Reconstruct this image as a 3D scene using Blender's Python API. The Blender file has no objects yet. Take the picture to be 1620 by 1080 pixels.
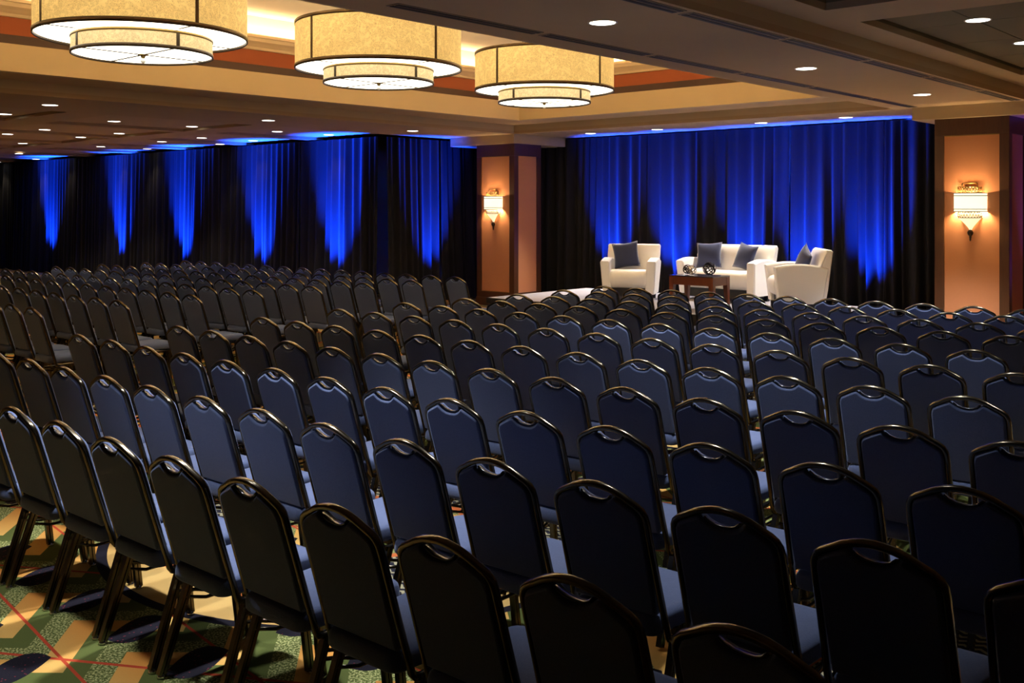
import bpy, bmesh, math, random
from mathutils import Vector, Matrix

S = bpy.context.scene
C = S.collection
PI = math.pi

# ------------------------------------------------------------------ camera
F, HOR, CAMZ, YAW = 1600.0, 328.0, 1.97, math.radians(42)
CY, SY = math.cos(YAW), math.sin(YAW)
cam_d = bpy.data.cameras.new('camera')
cam = bpy.data.objects.new('camera', cam_d)
C.objects.link(cam)
cam.location = (0, 0, CAMZ)
cam.rotation_euler = (PI / 2, 0, YAW)
cam_d.sensor_width = 36.0
cam_d.lens = F / 1620 * 36.0
cam_d.shift_y = -(540 - HOR) / 1620
cam_d.clip_end = 200
S.camera = cam

# ------------------------------------------------------------------ world, exposure
w = bpy.data.worlds.new('world')
S.world = w
w.use_nodes = True
w.node_tree.nodes['Background'].inputs[0].default_value = (0.35, 0.45, 0.7, 1)
w.node_tree.nodes['Background'].inputs[1].default_value = 0.0
S.view_settings.view_transform = 'Standard'
S.view_settings.look = 'None'
S.view_settings.gamma = 1.0
S.view_settings.use_curve_mapping = False
S.view_settings.exposure = 0.18

# light levels (watts)
P_DOWN_LEFT = 220.0      # downlights of the left ceiling
P_DOWN_BEAM = 640.0     # downlights in the beam
P_DOWN_RIGHT = 380.0    # downlights of the tiled ceiling on the right
P_DOWN_STAGE = 650.0
P_UP = 6500.0            # blue uplights behind the stage
P_UP_L = 15000.0          # blue uplights along the left drapes
P_CHAND = 260.0
P_COVE = 260.0
P_SCONCE = 20.0
DOWN_WARM = (1.0, 0.80, 0.55)
DOWN_STAGE = (1.0, 0.90, 0.76)
DOWN_COOL = (0.92, 0.95, 1.0)

def spot(name, loc, power, color, size, blend=0.5, aim=(0, 0, -1), radius=0.06):
    d = bpy.data.lights.new(name, 'SPOT')
    d.energy = power; d.color = color; d.spot_size = math.radians(size); d.spot_blend = blend
    d.shadow_soft_size = radius
    o = bpy.data.objects.new(name, d)
    o.location = loc
    o.rotation_euler = Vector(aim).to_track_quat('-Z', 'Y').to_euler()
    C.objects.link(o)
    return o

def strip(name, loc, power, color, sx, sy):
    d = bpy.data.lights.new(name, 'AREA')
    d.shape = 'RECTANGLE'; d.size = sx; d.size_y = sy; d.energy = power; d.color = color
    o = bpy.data.objects.new(name, d); o.location = loc; o.rotation_euler = (PI, 0, 0)
    C.objects.link(o)
    return o

def point(name, loc, power, color, radius=0.05):
    d = bpy.data.lights.new(name, 'POINT')
    d.energy = power; d.color = color; d.shadow_soft_size = radius
    o = bpy.data.objects.new(name, d); o.location = loc
    C.objects.link(o)
    return o

# ------------------------------------------------------------------ helpers
def at(px, py, z):
    """direction of a photo pixel met with the level plane z"""
    d = F * (CAMZ - z) / (py - HOR)
    x = (px - 810) / F * d
    return (x * CY - d * SY, x * SY + d * CY)

ORD = ['first', 'second', 'third', 'fourth', 'fifth', 'sixth', 'seventh', 'eighth', 'ninth', 'tenth', 'eleventh',
       'twelfth', 'thirteenth', 'fourteenth', 'fifteenth', 'sixteenth']

def tag(o, label=None, cat=None, group=None, kind=None):
    if label: o['label'] = label
    if cat: o['category'] = cat
    if group: o['group'] = group
    if kind: o['kind'] = kind
    return o

def empty(name, loc=(0, 0, 0), rz=0.0, parent=None):
    o = bpy.data.objects.new(name, None)
    o.location = loc; o.rotation_euler = (0, 0, rz)
    o.empty_display_size = 0.1
    C.objects.link(o)
    if parent: o.parent = parent
    return o

def obj(name, mesh, mat=None, parent=None):
    if isinstance(mesh, bmesh.types.BMesh):
        bm = mesh
        mesh = bpy.data.meshes.new(name)
        bm.normal_update()
        bm.to_mesh(mesh); bm.free()
    if mat is not None and not mesh.materials:
        mesh.materials.append(mat)
    o = bpy.data.objects.new(name, mesh)
    C.objects.link(o)
    if parent: o.parent = parent
    return o

def box(bm, x0, x1, y0, y1, z0, z1, bev=0.0):
    b = bmesh.new()
    vs = [b.verts.new((x, y, z)) for z in (z0, z1) for y in (y0, y1) for x in (x0, x1)]
    for f in ((0, 2, 3, 1), (4, 5, 7, 6), (0, 1, 5, 4), (2, 6, 7, 3), (0, 4, 6, 2), (1, 3, 7, 5)):
        b.faces.new([vs[i] for i in f])
    if bev > 0:
        bmesh.ops.bevel(b, geom=list(b.edges), offset=bev, segments=2, profile=0.6, affect='EDGES')
    join(bm, b)
    return bm

def join(bm, b, M=None):
    if M is not None: bmesh.ops.transform(b, matrix=M, verts=b.verts)
    m = bpy.data.meshes.new('tmp')
    b.to_mesh(m); b.free()
    bm.from_mesh(m)
    bpy.data.meshes.remove(m)

def boxobj(name, dims, mat, parent=None, bev=0.0):
    return obj(name, box(bmesh.new(), *dims, bev=bev), mat, parent)

def sweep(bm, pts, prof, up=Vector((0, 0, 1)), closed=False, smooth=True, caps=True):
    """sweep a closed 2D profile [(a,b)] along pts; a goes along side, b along 'normal'"""
    pts = [Vector(p) for p in pts]
    n = len(pts); rings = []
    for i, p in enumerate(pts):
        if closed:
            t = (pts[(i + 1) % n] - pts[i - 1])
        else:
            t = pts[min(i + 1, n - 1)] - pts[max(i - 1, 0)]
        t.normalize()
        u = up(i) if callable(up) else up
        side = t.cross(u)
        if side.length < 1e-5: side = t.cross(Vector((0, 1, 0)))
        side.normalize()
        nn = side.cross(t).normalized()
        rings.append([bm.verts.new(p + side * a + nn * b) for a, b in prof])
    k = len(prof)
    for i in range(n if closed else n - 1):
        r0, r1 = rings[i], rings[(i + 1) % n]
        for j in range(k):
            f = bm.faces.new((r0[j], r0[(j + 1) % k], r1[(j + 1) % k], r1[j]))
            f.smooth = smooth
    if caps and not closed:
        bm.faces.new(list(reversed(rings[0]))); bm.faces.new(rings[-1])
    return bm

def circ(r, n=8, rot=0.0):
    return [(r * math.cos(2 * PI * i / n + rot), r * math.sin(2 * PI * i / n + rot)) for i in range(n)]

def rrect(w_, h_, b):
    w2, h2 = w_ / 2, h_ / 2
    return [(-w2 + b, -h2), (w2 - b, -h2), (w2, -h2 + b), (w2, h2 - b), (w2 - b, h2), (-w2 + b, h2), (-w2, h2 - b), (-w2, -h2 + b)]

def lathe(bm, prof, n=32, c=(0, 0, 0), cap0=False, cap1=False, smooth=True, a0=0.0, a1=2 * PI):
    full = abs(a1 - a0 - 2 * PI) < 1e-6
    m = n if full else n + 1
    rings = []
    for r, z in prof:
        rings.append([bm.verts.new((c[0] + r * math.cos(a0 + (a1 - a0) * i / n), c[1] + r * math.sin(a0 + (a1 - a0) * i / n), c[2] + z)) for i in range(m)])
    for a, b in zip(rings[:-1], rings[1:]):
        for i in range(n):
            j = (i + 1) % m
            f = bm.faces.new((a[i], a[j], b[j], b[i])); f.smooth = smooth
    if cap0: bm.faces.new(list(reversed(rings[0])))
    if cap1: bm.faces.new(rings[-1])
    return bm

def pad(outline, rings, mp):
    """closed pad from a 2D outline; rings = [(inset, offset)], mp maps (x, z, offset) to 3D"""
    bm = bmesh.new()
    n = len(outline)
    nrm = []
    for i in range(n):
        ax, az = outline[i - 1]; bx, bz = outline[(i + 1) % n]
        tx, tz = bx - ax, bz - az
        l = math.hypot(tx, tz) or 1
        nrm.append((-tz / l, tx / l))
    R_ = []
    for ins, off in rings:
        R_.append([bm.verts.new(mp(outline[i][0] + nrm[i][0] * ins, outline[i][1] + nrm[i][1] * ins, off)) for i in range(n)])
    for a, b in zip(R_[:-1], R_[1:]):
        for i in range(n):
            j = (i + 1) % n
            f = bm.faces.new((a[i], a[j], b[j], b[i])); f.smooth = True
    bm.faces.new(list(reversed(R_[0]))); bm.faces.new(R_[-1])
    bmesh.ops.recalc_face_normals(bm, faces=bm.faces)
    return bm

# ------------------------------------------------------------------ materials
def mat(name, color=(0.5, 0.5, 0.5), rough=0.6, metal=0.0, spec=0.5, emit=None, estr=0.0, sheen=0.0, sheen_tint=None, sheen_rough=0.5, noise=None, bump=None):
    m = bpy.data.materials.new(name); m.use_nodes = True
    nt = m.node_tree; b = nt.nodes['Principled BSDF']
    b.inputs['Base Color'].default_value = (*color, 1)
    b.inputs['Roughness'].default_value = rough
    b.inputs['Metallic'].default_value = metal
    b.inputs['Specular IOR Level'].default_value = spec
    if sheen:
        b.inputs['Sheen Weight'].default_value = sheen
        b.inputs['Sheen Roughness'].default_value = sheen_rough
        b.inputs['Sheen Tint'].default_value = (*(sheen_tint or (1, 1, 1)), 1)
    if emit:
        b.inputs['Emission Color'].default_value = (*emit, 1)
        b.inputs['Emission Strength'].default_value = estr
    tc = None
    if noise:      # (scale, other colour, detail)
        tc = nt.nodes.new('ShaderNodeTexCoord')
        nz = nt.nodes.new('ShaderNodeTexNoise'); nz.inputs['Scale'].default_value = noise[0]
        nz.inputs['Detail'].default_value = noise[2] if len(noise) > 2 else 4
        nt.links.new(tc.outputs['Object'], nz.inputs['Vector'])
        mx = nt.nodes.new('ShaderNodeMix'); mx.data_type = 'RGBA'
        mx.inputs[6].default_value = (*color, 1); mx.inputs[7].default_value = (*noise[1], 1)
        nt.links.new(nz.outputs['Fac'], mx.inputs[0])
        nt.links.new(mx.outputs[2], b.inputs['Base Color'])
    if bump:       # (scale, strength)
        tc = tc or nt.nodes.new('ShaderNodeTexCoord')
        nb = nt.nodes.new('ShaderNodeTexNoise'); nb.inputs['Scale'].default_value = bump[0]; nb.inputs['Detail'].default_value = 3
        nt.links.new(tc.outputs['Object'], nb.inputs['Vector'])
        bp = nt.nodes.new('ShaderNodeBump'); bp.inputs['Strength'].default_value = bump[1]; bp.inputs['Distance'].default_value = 0.004
        nt.links.new(nb.outputs['Fac'], bp.inputs['Height'])
        nt.links.new(bp.outputs['Normal'], b.inputs['Normal'])
    return m

class NB:
    """small node-math builder"""
    def __init__(s, nt): s.nt = nt
    def val(s, sock, v):
        if hasattr(v, 'links'): s.nt.links.new(v, sock)
        else: sock.default_value = v
    def m(s, op, a, b=0.0, c=0.0):
        n = s.nt.nodes.new('ShaderNodeMath'); n.operation = op
        s.val(n.inputs[0], a); s.val(n.inputs[1], b); s.val(n.inputs[2], c)
        return n.outputs[0]
    def add(s, a, b): return s.m('ADD', a, b)
    def sub(s, a, b): return s.m('SUBTRACT', a, b)
    def mul(s, a, b): return s.m('MULTIPLY', a, b)
    def lt(s, a, b): return s.m('LESS_THAN', a, b)
    def gt(s, a, b): return s.m('GREATER_THAN', a, b)
    def frac(s, a): return s.m('FRACT', a)
    def abs(s, a): return s.m('ABSOLUTE', a)
    def sin(s, a): return s.m('SINE', a)
    def mix(s, f, a, b):
        n = s.nt.nodes.new('ShaderNodeMix'); n.data_type = 'RGBA'
        s.val(n.inputs[0], f)
        for k, v in ((6, a), (7, b)):
            if hasattr(v, 'links'): s.nt.links.new(v, n.inputs[k])
            else: n.inputs[k].default_value = (*v, 1)
        return n.outputs[2]

def carpet_material():
    m = bpy.data.materials.new('patterned_carpet'); m.use_nodes = True
    nt = m.node_tree; N = NB(nt); b = nt.nodes['Principled BSDF']
    b.inputs['Roughness'].default_value = 0.95; b.inputs['Specular IOR Level'].default_value = 0.1
    tc = nt.nodes.new('ShaderNodeTexCoord')
    sx = nt.nodes.new('ShaderNodeSeparateXYZ'); nt.links.new(tc.outputs['Object'], sx.inputs[0])
    X, Y = sx.outputs[0], sx.outputs[1]
    u = N.mul(N.add(X, 4.98), 1 / 0.515); v = N.mul(N.sub(Y, 2.19), 1 / 0.56)
    fu = N.sub(N.frac(N.add(u, 0.5)), 0.5); fv = N.frac(v)
    green, lgreen, gold, orange = (0.085, 0.105, 0.026), (0.36, 0.37, 0.15), (0.62, 0.37, 0.10), (0.55, 0.23, 0.045)
    navy, red, tan, dark = (0.006, 0.005, 0.012), (0.42, 0.05, 0.02), (0.55, 0.40, 0.16), (0.022, 0.02, 0.012)
    # speckled green
    wn = nt.nodes.new('ShaderNodeTexNoise'); wn.inputs['Scale'].default_value = 95; wn.inputs['Detail'].default_value = 2
    nt.links.new(tc.outputs['Object'], wn.inputs['Vector'])
    ln = nt.nodes.new('ShaderNodeTexNoise'); ln.inputs['Scale'].default_value = 2.3
    nt.links.new(tc.outputs['Object'], ln.inputs['Vector'])
    tri = N.mul(N.abs(N.sub(fv, 0.5)), 2.0)
    g = N.frac(N.add(u, N.mul(tri, 0.62)))
    speck = N.mul(N.gt(wn.outputs['Fac'], 0.52), N.gt(g, 0.66))
    col = N.mix(speck, green, lgreen)
    gcol = N.mix(N.m('SMOOTH_MIN', N.mul(tri, 1.0), 1.0, 0.1), gold, orange)
    col = N.mix(N.lt(g, 0.36), col, gcol)
    # red lines
    l1 = N.abs(N.sub(N.frac(N.add(v, N.mul(u, 0.11))), 0.72))
    l2 = N.abs(N.sub(N.frac(N.sub(N.mul(v, 0.5), N.mul(u, 0.27))), 0.5))
    l2 = N.mul(l2, 1.3)
    col = N.mix(N.lt(N.m('MINIMUM', l1, l2), 0.014), col, red)
    # dark leaves with red dots
    fv2 = N.sub(N.add(fv, N.mul(fu, 0.55)), 0.28)
    q = N.mul(fv2, 1 / 0.28)
    lens = N.mul(N.sub(1.0, N.mul(q, q)), 0.23)
    vd = nt.nodes.new('ShaderNodeTexVoronoi'); vd.inputs['Scale'].default_value = 42
    nt.links.new(tc.outputs['Object'], vd.inputs['Vector'])
    dots = N.lt(vd.outputs['Distance'], 0.17)
    col = N.mix(N.lt(N.abs(fu), lens), col, N.mix(dots, navy, (0.16, 0.02, 0.03)))
    # medallions
    mx = N.mul(N.sub(N.frac(N.add(N.mul(N.add(X, 4.85), 1 / 4.12), 0.5)), 0.5), 4.12)
    my = N.mul(N.sub(N.frac(N.add(N.mul(N.sub(Y, 4.10), 1 / 4.48), 0.5)), 0.5), 4.48)
    r = N.m('SQRT', N.add(N.mul(mx, mx), N.mul(my, my)))
    zz = N.mul(N.abs(N.sub(N.frac(N.mul(X, 14.0)), 0.5)), 0.05)
    zig = N.lt(N.frac(N.mul(N.add(Y, zz), 19.0)), 0.42)
    zc = N.mix(zig, (0.016, 0.016, 0.03), (0.40, 0.36, 0.22))
    mg = N.mix(ln.outputs['Fac'], (0.62, 0.44, 0.16), (0.40, 0.19, 0.045))
    ring = N.mix(N.lt(r, 1.54), navy, mg)
    ring = N.mix(N.lt(r, 1.28), ring, (0.60, 0.15, 0.045))
    ring = N.mix(N.lt(r, 1.22), ring, zc)
    ring = N.mix(N.lt(r, 0.62), ring, (0.60, 0.15, 0.045))
    ring = N.mix(N.lt(r, 0.56), ring, col)
    col = N.mix(N.lt(r, 1.60), col, ring)
    fine = nt.nodes.new('ShaderNodeTexNoise'); fine.inputs['Scale'].default_value = 260
    nt.links.new(tc.outputs['Object'], fine.inputs['Vector'])
    col = N.mix(N.mul(fine.outputs['Fac'], 0.3), col, dark)
    nt.links.new(col, b.inputs['Base Color'])
    bp = nt.nodes.new('ShaderNodeBump'); bp.inputs['Strength'].default_value = 0.5; bp.inputs['Distance'].default_value = 0.004
    nt.links.new(fine.outputs['Fac'], bp.inputs['Height']); nt.links.new(bp.outputs['Normal'], b.inputs['Normal'])
    return m

def paper_material(name, strength, ca=(1.0, 0.70, 0.26), cb=(0.62, 0.30, 0.06), scale=9.0):
    """lit fibre paper of the lamp shades"""
    m = bpy.data.materials.new(name); m.use_nodes = True
    nt = m.node_tree; N = NB(nt); b = nt.nodes['Principled BSDF']
    tc = nt.nodes.new('ShaderNodeTexCoord')
    n1 = nt.nodes.new('ShaderNodeTexNoise'); n1.inputs['Scale'].default_value = scale; n1.inputs['Detail'].default_value = 5
    n1.inputs['Distortion'].default_value = 2.5
    n2 = nt.nodes.new('ShaderNodeTexNoise'); n2.inputs['Scale'].default_value = scale * 2.7; n2.inputs['Detail'].default_value = 4
    n2.inputs['Distortion'].default_value = 4.0
    n3 = nt.nodes.new('ShaderNodeTexNoise'); n3.inputs['Scale'].default_value = scale * 0.25
    for n in (n1, n2, n3): nt.links.new(tc.outputs['Object'], n.inputs['Vector'])
    fib = N.lt(N.abs(N.sub(n2.outputs['Fac'], 0.5)), 0.03)
    fib2 = N.mul(fib, N.gt(n1.outputs['Fac'], 0.44))
    base = N.mix(N.m('MULTIPLY_ADD', n1.outputs['Fac'], 0.9, -0.12), ca, tuple(0.55 * a + 0.45 * q for a, q in zip(ca, cb)))
    col = N.mix(N.mul(fib2, 0.85), base, cb)
    nt.links.new(col, b.inputs['Emission Color'])
    nt.links.new(N.m('MULTIPLY_ADD', n3.outputs['Fac'], 0.5 * strength, 0.75 * strength), b.inputs['Emission Strength'])
    b.inputs['Base Color'].default_value = (0.22, 0.17, 0.10, 1); b.inputs['Roughness'].default_value = 0.8
    return m

def wood_material(name, c0, c1, rough=0.35):
    m = bpy.data.materials.new(name); m.use_nodes = True
    nt = m.node_tree; N = NB(nt); b = nt.nodes['Principled BSDF']
    tc = nt.nodes.new('ShaderNodeTexCoord'); mp = nt.nodes.new('ShaderNodeMapping'); mp.inputs['Scale'].default_value = (14, 14, 1.2)
    nt.links.new(tc.outputs['Object'], mp.inputs['Vector'])
    nz = nt.nodes.new('ShaderNodeTexNoise'); nz.inputs['Scale'].default_value = 2.0; nz.inputs['Detail'].default_value = 6; nz.inputs['Distortion'].default_value = 1.2
    nt.links.new(mp.outputs['Vector'], nz.inputs['Vector'])
    nt.links.new(N.mix(nz.outputs['Fac'], c0, c1), b.inputs['Base Color'])
    b.inputs['Roughness'].default_value = rough
    return m

M = {}
M['carpet'] = carpet_material()
M['fabric'] = mat('navy_chair_fabric', (0.058, 0.076, 0.146), 0.9, spec=0.15, sheen=0.32, sheen_tint=(0.55, 0.66, 0.95), sheen_rough=0.4, noise=(160, (0.092, 0.115, 0.205), 2), bump=(240, 0.35))
M['frame'] = mat('dark_bronze_frame', (0.105, 0.088, 0.060), 0.22, metal=1.0)
M['trim'] = mat('black_handle_plastic', (0.02, 0.02, 0.024), 0.22, spec=0.6)
M['glide'] = mat('chrome_glide', (0.6, 0.6, 0.6), 0.2, metal=1.0)
M['velour'] = mat('black_velour', (0.016, 0.016, 0.019), 0.95, spec=0.05, sheen=0.06, sheen_tint=(0.8, 0.85, 0.9), sheen_rough=0.5, noise=(3, (0.020, 0.019, 0.020), 3))
M['plaster'] = mat('tan_plaster', (0.62, 0.49, 0.31), 0.85, spec=0.2, noise=(1.5, (0.58, 0.455, 0.285), 3))
M['ceil'] = mat('beige_ceiling_paint', (0.56, 0.41, 0.25), 0.9, spec=0.15, noise=(2.0, (0.52, 0.375, 0.225), 3))
M['panel'] = mat('ceiling_panel_beige', (0.58, 0.43, 0.28), 0.95, spec=0.1, bump=(60, 0.4))
M['tile'] = mat('grey_acoustic_tile', (0.24, 0.20, 0.13), 0.95, spec=0.1, bump=(90, 0.6))
M['tilegap'] = mat('dark_tile_grid', (0.05, 0.045, 0.035), 0.9)
M['cream'] = mat('cream_moulding', (0.75, 0.58, 0.36), 0.6)
M['white'] = mat('tray_white_paint', (0.78, 0.68, 0.52), 0.8)
M['redband'] = mat('rust_red_band', (0.34, 0.085, 0.028), 0.8)
M['darkband'] = mat('dark_tray_band', (0.045, 0.014, 0.010), 0.5)  # one even near-black brown, ring above the tan tray face
M['slot'] = mat('diffuser_black', (0.006, 0.005, 0.005), 0.6)
M['slotframe'] = mat('diffuser_frame', (0.30, 0.235, 0.17), 0.6)
M['lens'] = mat('downlight_lens', (0.9, 0.9, 0.9), 0.5, emit=(1.0, 0.97, 0.90), estr=6.0)
M['ring'] = mat('downlight_trim', (0.75, 0.70, 0.60), 0.4)
M['paper'] = paper_material('fibre_paper_shade', 0.88, ca=(0.86, 0.57, 0.17), cb=(0.36, 0.15, 0.03))
M['paper_small'] = paper_material('fibre_paper_shade_lower', 0.92, ca=(0.92, 0.66, 0.28), cb=(0.36, 0.18, 0.05), scale=13)
M['diffuser'] = mat('opal_diffuser', (0.9, 0.9, 0.85), 0.5, emit=(1.0, 0.93, 0.74), estr=3.2)
M['bronze'] = mat('dark_bronze_trim', (0.055, 0.035, 0.018), 0.4, metal=0.6)
M['brass'] = mat('aged_brass', (0.30, 0.19, 0.06), 0.35, metal=0.9)
M['glassball'] = mat('clear_glass_ball', (0.95, 0.95, 0.9), 0.05, spec=0.8)
M['wood'] = wood_material('dark_walnut', (0.050, 0.020, 0.009), (0.105, 0.040, 0.016))
M['wallpaper'] = mat('salmon_wallcovering', (0.56, 0.24, 0.115), 0.85, spec=0.2, noise=(40, (0.53, 0.225, 0.105), 3))
M['leather'] = mat('white_leather', (0.90, 0.88, 0.84), 0.42, spec=0.4, bump=(30, 0.1))
M['legblack'] = mat('black_sofa_base', (0.012, 0.011, 0.011), 0.5)
M['cushion'] = mat('slate_navy_cushion', (0.022, 0.030, 0.085), 0.75, spec=0.3, sheen=0.3, bump=(18, 0.25))
M['cherry'] = wood_material('cherry_table_wood', (0.085, 0.022, 0.010), (0.15, 0.042, 0.018), 0.3)
M['tabletop'] = mat('dark_glossy_top', (0.03, 0.014, 0.010), 0.12, spec=0.6)
M['wireblack'] = mat('black_wire', (0.01, 0.01, 0.011), 0.3, metal=0.5)
M['wiresilver'] = mat('silver_wire', (0.75, 0.72, 0.65), 0.2, metal=1.0)
M['deck'] = mat('grey_stage_carpet', (0.34, 0.33, 0.36), 0.95, spec=0.1, noise=(120, (0.26, 0.25, 0.28), 3))
M['skirt'] = mat('black_stage_edge', (0.015, 0.013, 0.012), 0.7)
M['sconce_shade'] = mat('sconce_glass', (0.9, 0.88, 0.75), 0.5, emit=(1.0, 0.92, 0.62), estr=1.15)
M['sconce_cone'] = mat('sconce_crystal', (0.9, 0.85, 0.7), 0.4, emit=(1.0, 0.80, 0.48), estr=0.95)
M['wall'] = mat('beige_wall', (0.58, 0.48, 0.38), 0.9)

# ------------------------------------------------------------------ room shell
ZL, ZS, ZB = 3.41, 3.58, 3.23        # lower ceiling, upper soffit, capital underside
XW, XE, YS, YN = -40.0, 6.0, -4.0, 17.0

fl = bmesh.new()
vs = [fl.verts.new(p) for p in ((XW, YS, 0), (XE, YS, 0), (XE, YN, 0), (XW, YN, 0))]
fl.faces.new(vs)
tag(obj('floor', fl, M['carpet']), 'patterned hotel carpet in green, gold and navy', kind='structure')

for nm, d in (('wall_far', (XW, XE, YN, YN + 0.1, 0, 5)), ('wall_near', (XW, XE, YS - 0.1, YS, 0, 5)),
              ('wall_left', (XW - 0.1, XW, YS, YN, 0, 5)), ('wall_right', (XE, XE + 0.1, YS, YN, 0, 5))):
    tag(boxobj(nm, d, M['wall']), kind='structure')
tag(boxobj('wall_side_panel', (-4.62, 2.0, 15.9, 16.0, 0, ZB), M['wallpaper']), kind='structure')

ceil = tag(empty('ceiling'), 'beige ballroom ceiling with tray and coffers', kind='structure')
def slab(name, x0, x1, y0, y1, z, mt, t=0.06): return boxobj(name, (x0, x1, y0, y1, z, z + t), mt, ceil)

# strip beside the tray, stage soffit
slab('soffit', -15.2, -13.25, YS, 16.5, ZL, M['ceil'])
slab('stage_soffit', -13.25, -3.95, 14.77, 16.5, ZL, M['ceil'])
slab('beam_soffit', -5.78, -3.95, YS, 14.77, ZL, M['ceil'])
# fascias stepping up to the soffit ring
boxobj('fascia', (-13.29, -13.25, YS, 14.81, ZL + 0.06, ZS + 0.06), M['plaster'], ceil)
boxobj('fascia', (-13.25, -5.5, 14.77, 14.81, ZL + 0.06, ZS + 0.06), M['plaster'], ceil)
boxobj('fascia', (-5.78, -5.74, YS, 14.77, ZL + 0.06, ZS), M['plaster'], ceil)
boxobj('fascia', (-3.99, -3.95, YS, 14.77, ZL + 0.06, ZS + 0.06), M['plaster'], ceil)
slab('tray_ring', -13.25, -12.58, YS, 14.77, ZS, M['ceil'])
slab('tray_ring', -12.58, -5.78, 14.15, 14.77, ZS, M['ceil'])
slab('tray_ring', -6.35, -5.78, YS, 14.15, ZS, M['ceil'])
slab('tray_ring', -12.58, -6.35, YS, 1.05, ZS, M['ceil'])
# tray sides: tan face, dark band, red band, crown, cove wall
def ringwall(name, x0, x1, y0, y1, z0, z1, mt, t=0.04):
    boxobj(name, (x0 - t, x0, y0 - t, y1 + t, z0, z1), mt, ceil)
    boxobj(name, (x1, x1 + t, y0 - t, y1 + t, z0, z1), mt, ceil)
    boxobj(name, (x0, x1, y1, y1 + t, z0, z1), mt, ceil)
    boxobj(name, (x0, x1, y0 - t, y0, z0, z1), mt, ceil)
ringwall('tray_face', -12.43, -6.5, 1.2, 14.0, ZS, 3.91, M['plaster'], 0.15)
ringwall('dark_band', -12.58, -6.35, 1.05, 14.15, 3.88, 4.04, M['darkband'])
ringwall('red_band', -12.59, -6.34, 1.04, 14.16, 4.04, 4.26, M['redband'])
cb = bmesh.new()
crown = [(0.0, 4.25), (0.03, 4.255), (0.045, 4.29), (0.09, 4.33), (0.13, 4.36), (0.14, 4.41), (0.17, 4.41), (0.17, 4.45), (-0.04, 4.45), (-0.04, 4.25)]
x0, x1, y0, y1 = -12.59, -6.34, 1.04, 14.16
rings = []
for dx, z in crown:
    rings.append([cb.verts.new(p) for p in ((x0 + dx, y0 + dx, z), (x1 - dx, y0 + dx, z), (x1 - dx, y1 - dx, z), (x0 + dx, y1 - dx, z))])
for a, b in zip(rings, rings[1:] + rings[:1]):
    for i in range(4):
        cb.faces.new((a[i], a[(i + 1) % 4], b[(i + 1) % 4], b[i]))
bmesh.ops.recalc_face_normals(cb, faces=cb.faces)
obj('crown_moulding', cb, M['cream'], ceil)
ringwall('cove_wall', -12.62, -6.31, 1.01, 14.19, 4.40, 4.76, M['white'])
# cove lamps lying on the ledge behind the crown moulding
WARM = (1.0, 0.74, 0.42)
for lx_ in (-12.53, -6.40): strip('cove_lamp', (lx_, 7.6, 4.475), P_COVE * 0.3, WARM, 0.05, 12.4)
for ly_ in (1.10, 14.10): strip('cove_lamp', (-9.46, ly_, 4.475), P_COVE * 0.2, WARM, 5.8, 0.05)
slab('tray_top', -12.8, -6.2, 0.9, 14.4, 4.75, M['white'])

# left coffered ceiling
CX = [(-17.5, -15.2), (-20.1, -17.8), (-22.7, -20.4), (-25.3, -23.0), (-27.9, -25.6), (-30.5, -28.2), (-33.1, -30.8)]
CYY = [(10.75, 13.4), (7.5, 10.1), (4.2, 6.85), (0.9, 3.55)]
def coffer_z(x, y):
    for a, b in CX:
        for c, d in CYY:
            if a < x < b and c < y < d: return ZL + 0.05
    return ZL
for a, b in sorted(CX):
    for c, d in sorted(CYY):
        slab('coffer_panel', a - 0.01, b + 0.01, c - 0.01, d + 0.01, ZL + 0.05, M['panel'], 0.03)
prev = XW
for a, b in sorted(CX):
    slab('ceiling_rib', prev, a, YS, 13.4, ZL, M['ceil'], 0.055); prev = b
for a, b in sorted(CX):
    p = YS
    for c, d in sorted(CYY):
        slab('cross_rib', a, b, p, c, ZL, M['ceil'], 0.055); p = d

# capitals over the columns
boxobj('column_capital', (-15.02, -13.25, 14.77, 16.5, ZB, ZL), M['plaster'], ceil)
boxobj('column_capital', (-5.5, XE, 14.77, 16.5, ZB, ZL), M['plaster'], ceil)

# right ceiling: soffit with tiled coffers
slab('soffit', -3.95, XE, 13.3, 14.8, ZS, M['ceil'])
slab('soffit', -3.63, -1.2, 7.86, 8.55, ZS, M['ceil'])
slab('soffit', -3.95, -3.63, YS, 13.3, ZS, M['ceil'])
slab('soffit', -1.2, XE, YS, 13.3, ZS, M['ceil'])
slab('soffit', -3.63, -1.2, YS, 3.1, ZS, M['ceil'])
for ya, yb in ((8.55, 13.3), (3.1, 7.86)):
    slab('coffer_back', -3.7, -1.13, ya - 0.07, yb + 0.07, 3.69, M['tilegap'], 0.03)
    for (a, b, c, d) in ((-3.69, -3.63, ya, yb), (-1.2, -1.14, ya, yb), (-3.69, -1.14, yb, yb + 0.06), (-3.69, -1.14, ya - 0.06, ya)):
        boxobj('coffer_edge', (a, b, c, d, ZS + 0.06, 3.70), M['tile'], ceil)
tile_m = box(bmesh.new(), 0, 0.594, 0, 1.174, 0, 0.02)
tm = bpy.data.meshes.new('ceiling_tile'); tile_m.to_mesh(tm); tile_m.free(); tm.materials.append(M['tile'])
for i in range(4):
    for j in range(4):
        for yb in (8.56, 3.1):
            o = obj('ceiling_tile', tm, None, ceil); o.location = (-3.62 + i * 0.605, yb + j * 1.186, 3.67)

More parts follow.
